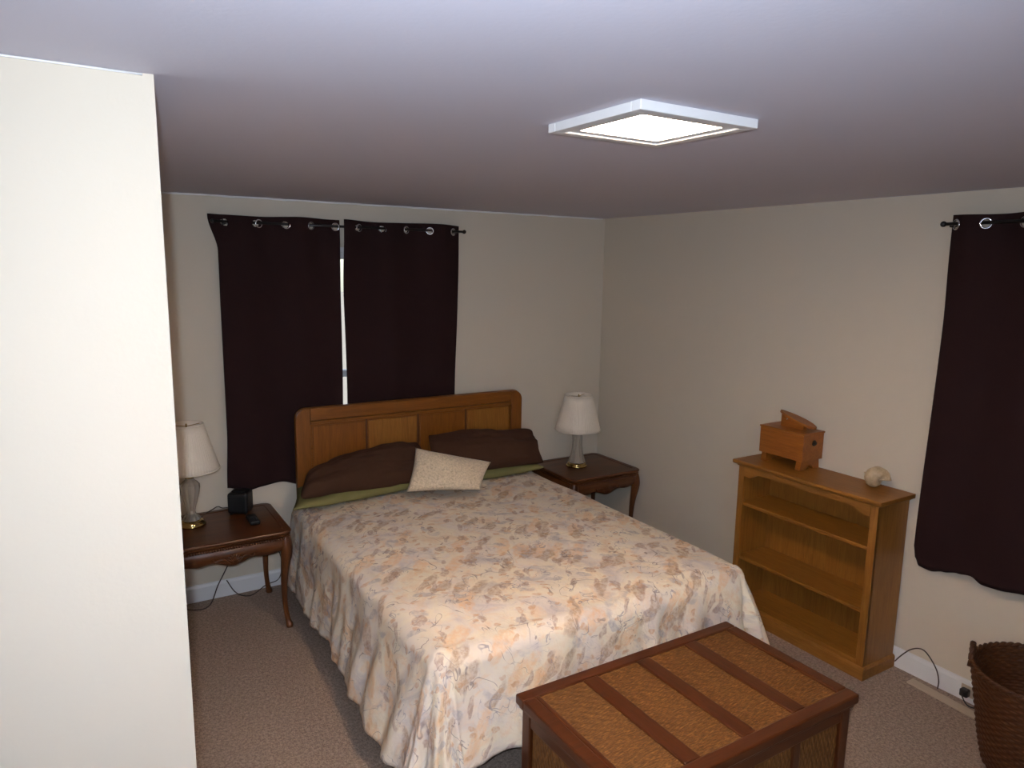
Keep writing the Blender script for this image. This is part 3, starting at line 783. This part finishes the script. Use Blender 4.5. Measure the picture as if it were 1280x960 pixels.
# ------------------------------------------------------------------ trunk
TX0, TX1, TY0, TY1, TZ = -2.193, -1.160, -2.950, -2.350, .50
t = thing('trunk', 'dark wood and woven rattan storage trunk at the foot of the bed', 'trunk', ((TX0+TX1)/2, (TY0+TY1)/2, 0))
def weave(bm, origin, du, dv, lu, lv, nrm, pv=.0085, pu=.022, amp=.0032, ru=.0044, tw=PI/2):
    """real woven relief: rounded strands along u, going over and under"""
    o_, du, dv, nrm = Vector(origin), Vector(du), Vector(dv), Vector(nrm)
    nu = max(4, int(lu/ru)); nv = int(round(lv/pv))*4
    def fn(u, v):
        a, b = u*lu, v*lv; j = math.floor(b/pv); f = b/pv-j
        h = math.sqrt(max(0, 1-(2*f-1)**2))*amp*(.62+.38*math.cos(PI*a/pu+j*tw))
        return o_+du*a+dv*b+nrm*h, (a, b)
    grid(bm, nu, nv, fn); return bm
lid = obj('lid', ringbox(B(), TX0, TX1, TY0, TY1, .05, TZ-.036, TZ, .006), 'mahog_x', t)
pan = [(-2.126, -1.942), (-1.876, -1.694), (-1.630, -1.451), (-1.387, -1.215)]
for (a, b), (c, d) in zip(pan, pan[1:]): obj('cross_bar', box(B(), b, c, TY0+.05, TY1-.05, TZ-.030, TZ-.001, .004), 'mahog_y', lid)
obj('lid_side_band', box(B(), TX0+.05, pan[0][0], TY0+.05, TY1-.05, TZ-.030, TZ-.001, .003), 'mahog_y', lid)
obj('lid_side_band', box(B(), pan[-1][1], TX1-.05, TY0+.05, TY1-.05, TZ-.030, TZ-.001, .003), 'mahog_y', lid)
for a, b in pan:
    bm = B(); weave(bm, (a, TY0+.045, TZ-.009), (1, 0, 0), (0, 1, 0), b-a, TY1-TY0-.09, (0, 0, 1), tw=PI*.45)
    obj('woven_panel', bm, 'rattan', lid, smooth=True)
obj('lid_board', box(B(), TX0+.045, TX1-.045, TY0+.045, TY1-.045, TZ-.028, TZ-.012, 0), 'mahog_x', lid)
for z0, z1, ins in ((TZ-.050, TZ-.037, .010),): obj('lid_lip', ringbox(B(), TX0+ins, TX1-ins, TY0+ins, TY1-ins, .02, z0, z1, .002), 'mahog_x', t)
bx0, bx1, by0, by1 = TX0+.018, TX1-.018, TY0+.018, TY1-.018
for x in (bx0, bx1-.045):
    for y in (by0, by1-.045): obj('corner_post', box(B(), x, x+.045, y, y+.045, 0, TZ-.050, .004), 'mahog_z', t)
for z0, z1 in ((.03, .09), (TZ-.10, TZ-.050)):
    for y0, y1 in ((by0+.004, by0+.028), (by1-.028, by1-.004)): obj('rail', box(B(), bx0+.045, bx1-.045, y0, y1, z0, z1, .003), 'mahog_x', t)
    for x0, x1 in ((bx0+.004, bx0+.028), (bx1-.028, bx1-.004)): obj('rail', box(B(), x0, x1, by0+.045, by1-.045, z0, z1, .003), 'mahog_y', t)
zz0, zz1 = .09, TZ-.10
mx = (bx0+bx1)/2; my = (by0+by1)/2
for k in (1, 2, 3):
    x = bx0+.045+(bx1-bx0-.09)*k/4
    for y0, y1 in ((by0+.006, by0+.024), (by1-.024, by1-.006)): obj('divider', box(B(), x-.018, x+.018, y0, y1, zz0, zz1, .003), 'mahog_z', t)
for x0, x1 in ((bx0+.006, bx0+.024), (bx1-.024, bx1-.006)): obj('divider', box(B(), x0, x1, my-.018, my+.018, zz0, zz1, .003), 'mahog_z', t)
def side(face):
    bm = B(); h = zz1-zz0
    if face == 'front': weave(bm, (bx0+.045, by0+.016, zz0), (0, 0, 1), (1, 0, 0), h, bx1-bx0-.09, (0, -1, 0), pv=.010, tw=PI)
    if face == 'back': weave(bm, (bx1-.045, by1-.016, zz0), (0, 0, 1), (-1, 0, 0), h, bx1-bx0-.09, (0, 1, 0), pv=.010, ru=.01, tw=PI)
    if face == 'left': weave(bm, (bx0+.016, by1-.045, zz0), (0, 0, 1), (0, -1, 0), h, by1-by0-.09, (-1, 0, 0), pv=.010, tw=PI)
    if face == 'right': weave(bm, (bx1-.016, by0+.045, zz0), (0, 0, 1), (0, 1, 0), h, by1-by0-.09, (1, 0, 0), pv=.010, tw=PI)
    obj('woven_panel', bm, 'rattan', t, smooth=True)
for f_ in ('front', 'back', 'left', 'right'): side(f_)
obj('inner_box', box(B(), bx0+.030, bx1-.030, by0+.030, by1-.030, .035, TZ-.055, 0), 'mahog_x', t)

# ------------------------------------------------------------------ wicker basket
BC = Vector((-.285, -3.165, 0)); BH = .405
t = thing('wicker_basket', 'tall brown wicker basket with loop handles, below the right curtain', 'basket', BC)
def brad(z): return .168+(.247-.168)*(z/BH)**.85
bm = B(); pv = .0125; nst = 60
for sgn, thk in ((1, 0), (-1, .012)):
    def fn(u, v, sgn=sgn, thk=thk):
        z = v*BH; th = u*2*PI; j = math.floor(z/pv); f = z/pv-j
        h = math.sqrt(max(0, 1-(2*f-1)**2))*.0055*(.6+.4*math.cos(nst*th/2+j*PI))
        r_ = brad(z)-thk+sgn*(h-.002)+.002*noise.noise(Vector((math.cos(th)*3, math.sin(th)*3, z*9)))
        return BC+Vector((r_*math.cos(th), r_*math.sin(th), z+.004)), (th*.2, z)
    grid(bm, 240, 128, fn, wrap=True)
bmesh.ops.recalc_face_normals(bm, faces=bm.faces)
obj('body', bm, 'basket', t, smooth=True)
bm = B(); lathe(bm, BC.x, BC.y, [(.165, .002), (.168, .006), (.166, .014), (.10, .016), (.01, .016)], 40); obj('base', bm, 'basket', t)
bm = B()
for ph in (0, PI):
    tube(bm, [BC+Vector(((brad(BH)-.004+.005*math.cos(26*a+ph))*math.cos(a), (brad(BH)-.004+.005*math.cos(26*a+ph))*math.sin(a), BH+.004+.005*math.sin(26*a+ph))) for a in [2*PI*k/240 for k in range(240)]], .0075, 7, True)
obj('braided_rim', bm, 'basket', t, smooth=True)
for a in (math.radians(112), math.radians(292)):
    bm = B(); c = BC+Vector((math.cos(a), math.sin(a), 0))*(brad(BH)-.004); tg = Vector((-math.sin(a), math.cos(a), 0))
    for ph in (0, PI):
        pth = []
        for k in range(25):
            s = PI*k/24; base = c+tg*.042*math.cos(s)*(1.0)+Vector((0, 0, BH-.02+.080*math.sin(s)**.8 if 0 < k < 24 else BH-.02))
            pth.append(base+Vector((math.cos(a), math.sin(a), 0))*.005*math.cos(k*.9+ph)+Vector((0, 0, .004*math.sin(k*.9+ph))))
        tube(bm, pth, .0065, 7)
    obj('handle', bm, 'basket', t, smooth=True)

# ------------------------------------------------------------------ bits along the right baseboard
bm = B(); box(bm, -.105, -.055, -2.925, -2.560, 0, .010, .003)
bmesh.ops.rotate(bm, verts=bm.verts, cent=(-.08, -2.56, 0), matrix=Matrix.Rotation(math.radians(-4), 3, 'Z'))
tag(obj('floor_strip', bm, 'beige', None, (-.08, -2.74, 0)), 'flat beige strip lying on the carpet along the right baseboard', 'strip')
bm = B(); tube(bm, smooth_path([(-.019, -2.447, .030), (-.018, -2.475, .075), (-.012, -2.515, .125), (-.008, -2.56, .148), (-.014, -2.60, .135), (-.022, -2.645, .09), (-.030, -2.665, .045), (-.038, -2.668, .008)]), .003, 8)
tag(obj('power_cord', bm, 'cord', None, (-.02, -2.55, 0), smooth=True), 'thin brown cord arching over the baseboard right of the bookcase', 'cord')
t = thing('wall_outlet', 'white outlet with a black plug in the baseboard left of the basket', 'outlet', (-.013, -2.775, .055))
obj('cover_plate', box(B(), -.019, -.0135, -2.83, -2.745, .018, .095, .002), 'white', t)
obj('socket_face', box(B(), -.0215, -.019, -2.815, -2.760, .03, .083, .002), 'beige', t)
t = thing('plug', 'black plug in the outlet next to the wicker basket', 'plug', (-.035, -2.785, .055))
bm = B(); box(bm, -.055, -.022, -2.803, -2.767, .036, .072, .007, 3); obj('plug_body', bm, 'black', t)
bm = B(); tube(bm, smooth_path([(-.055, -2.785, .054), (-.068, -2.79, .045), (-.072, -2.82, .018), (-.045, -2.87, .013), (-.03, -2.95, .010)]), .0028, 8); obj('cord', bm, 'black', t, smooth=True)
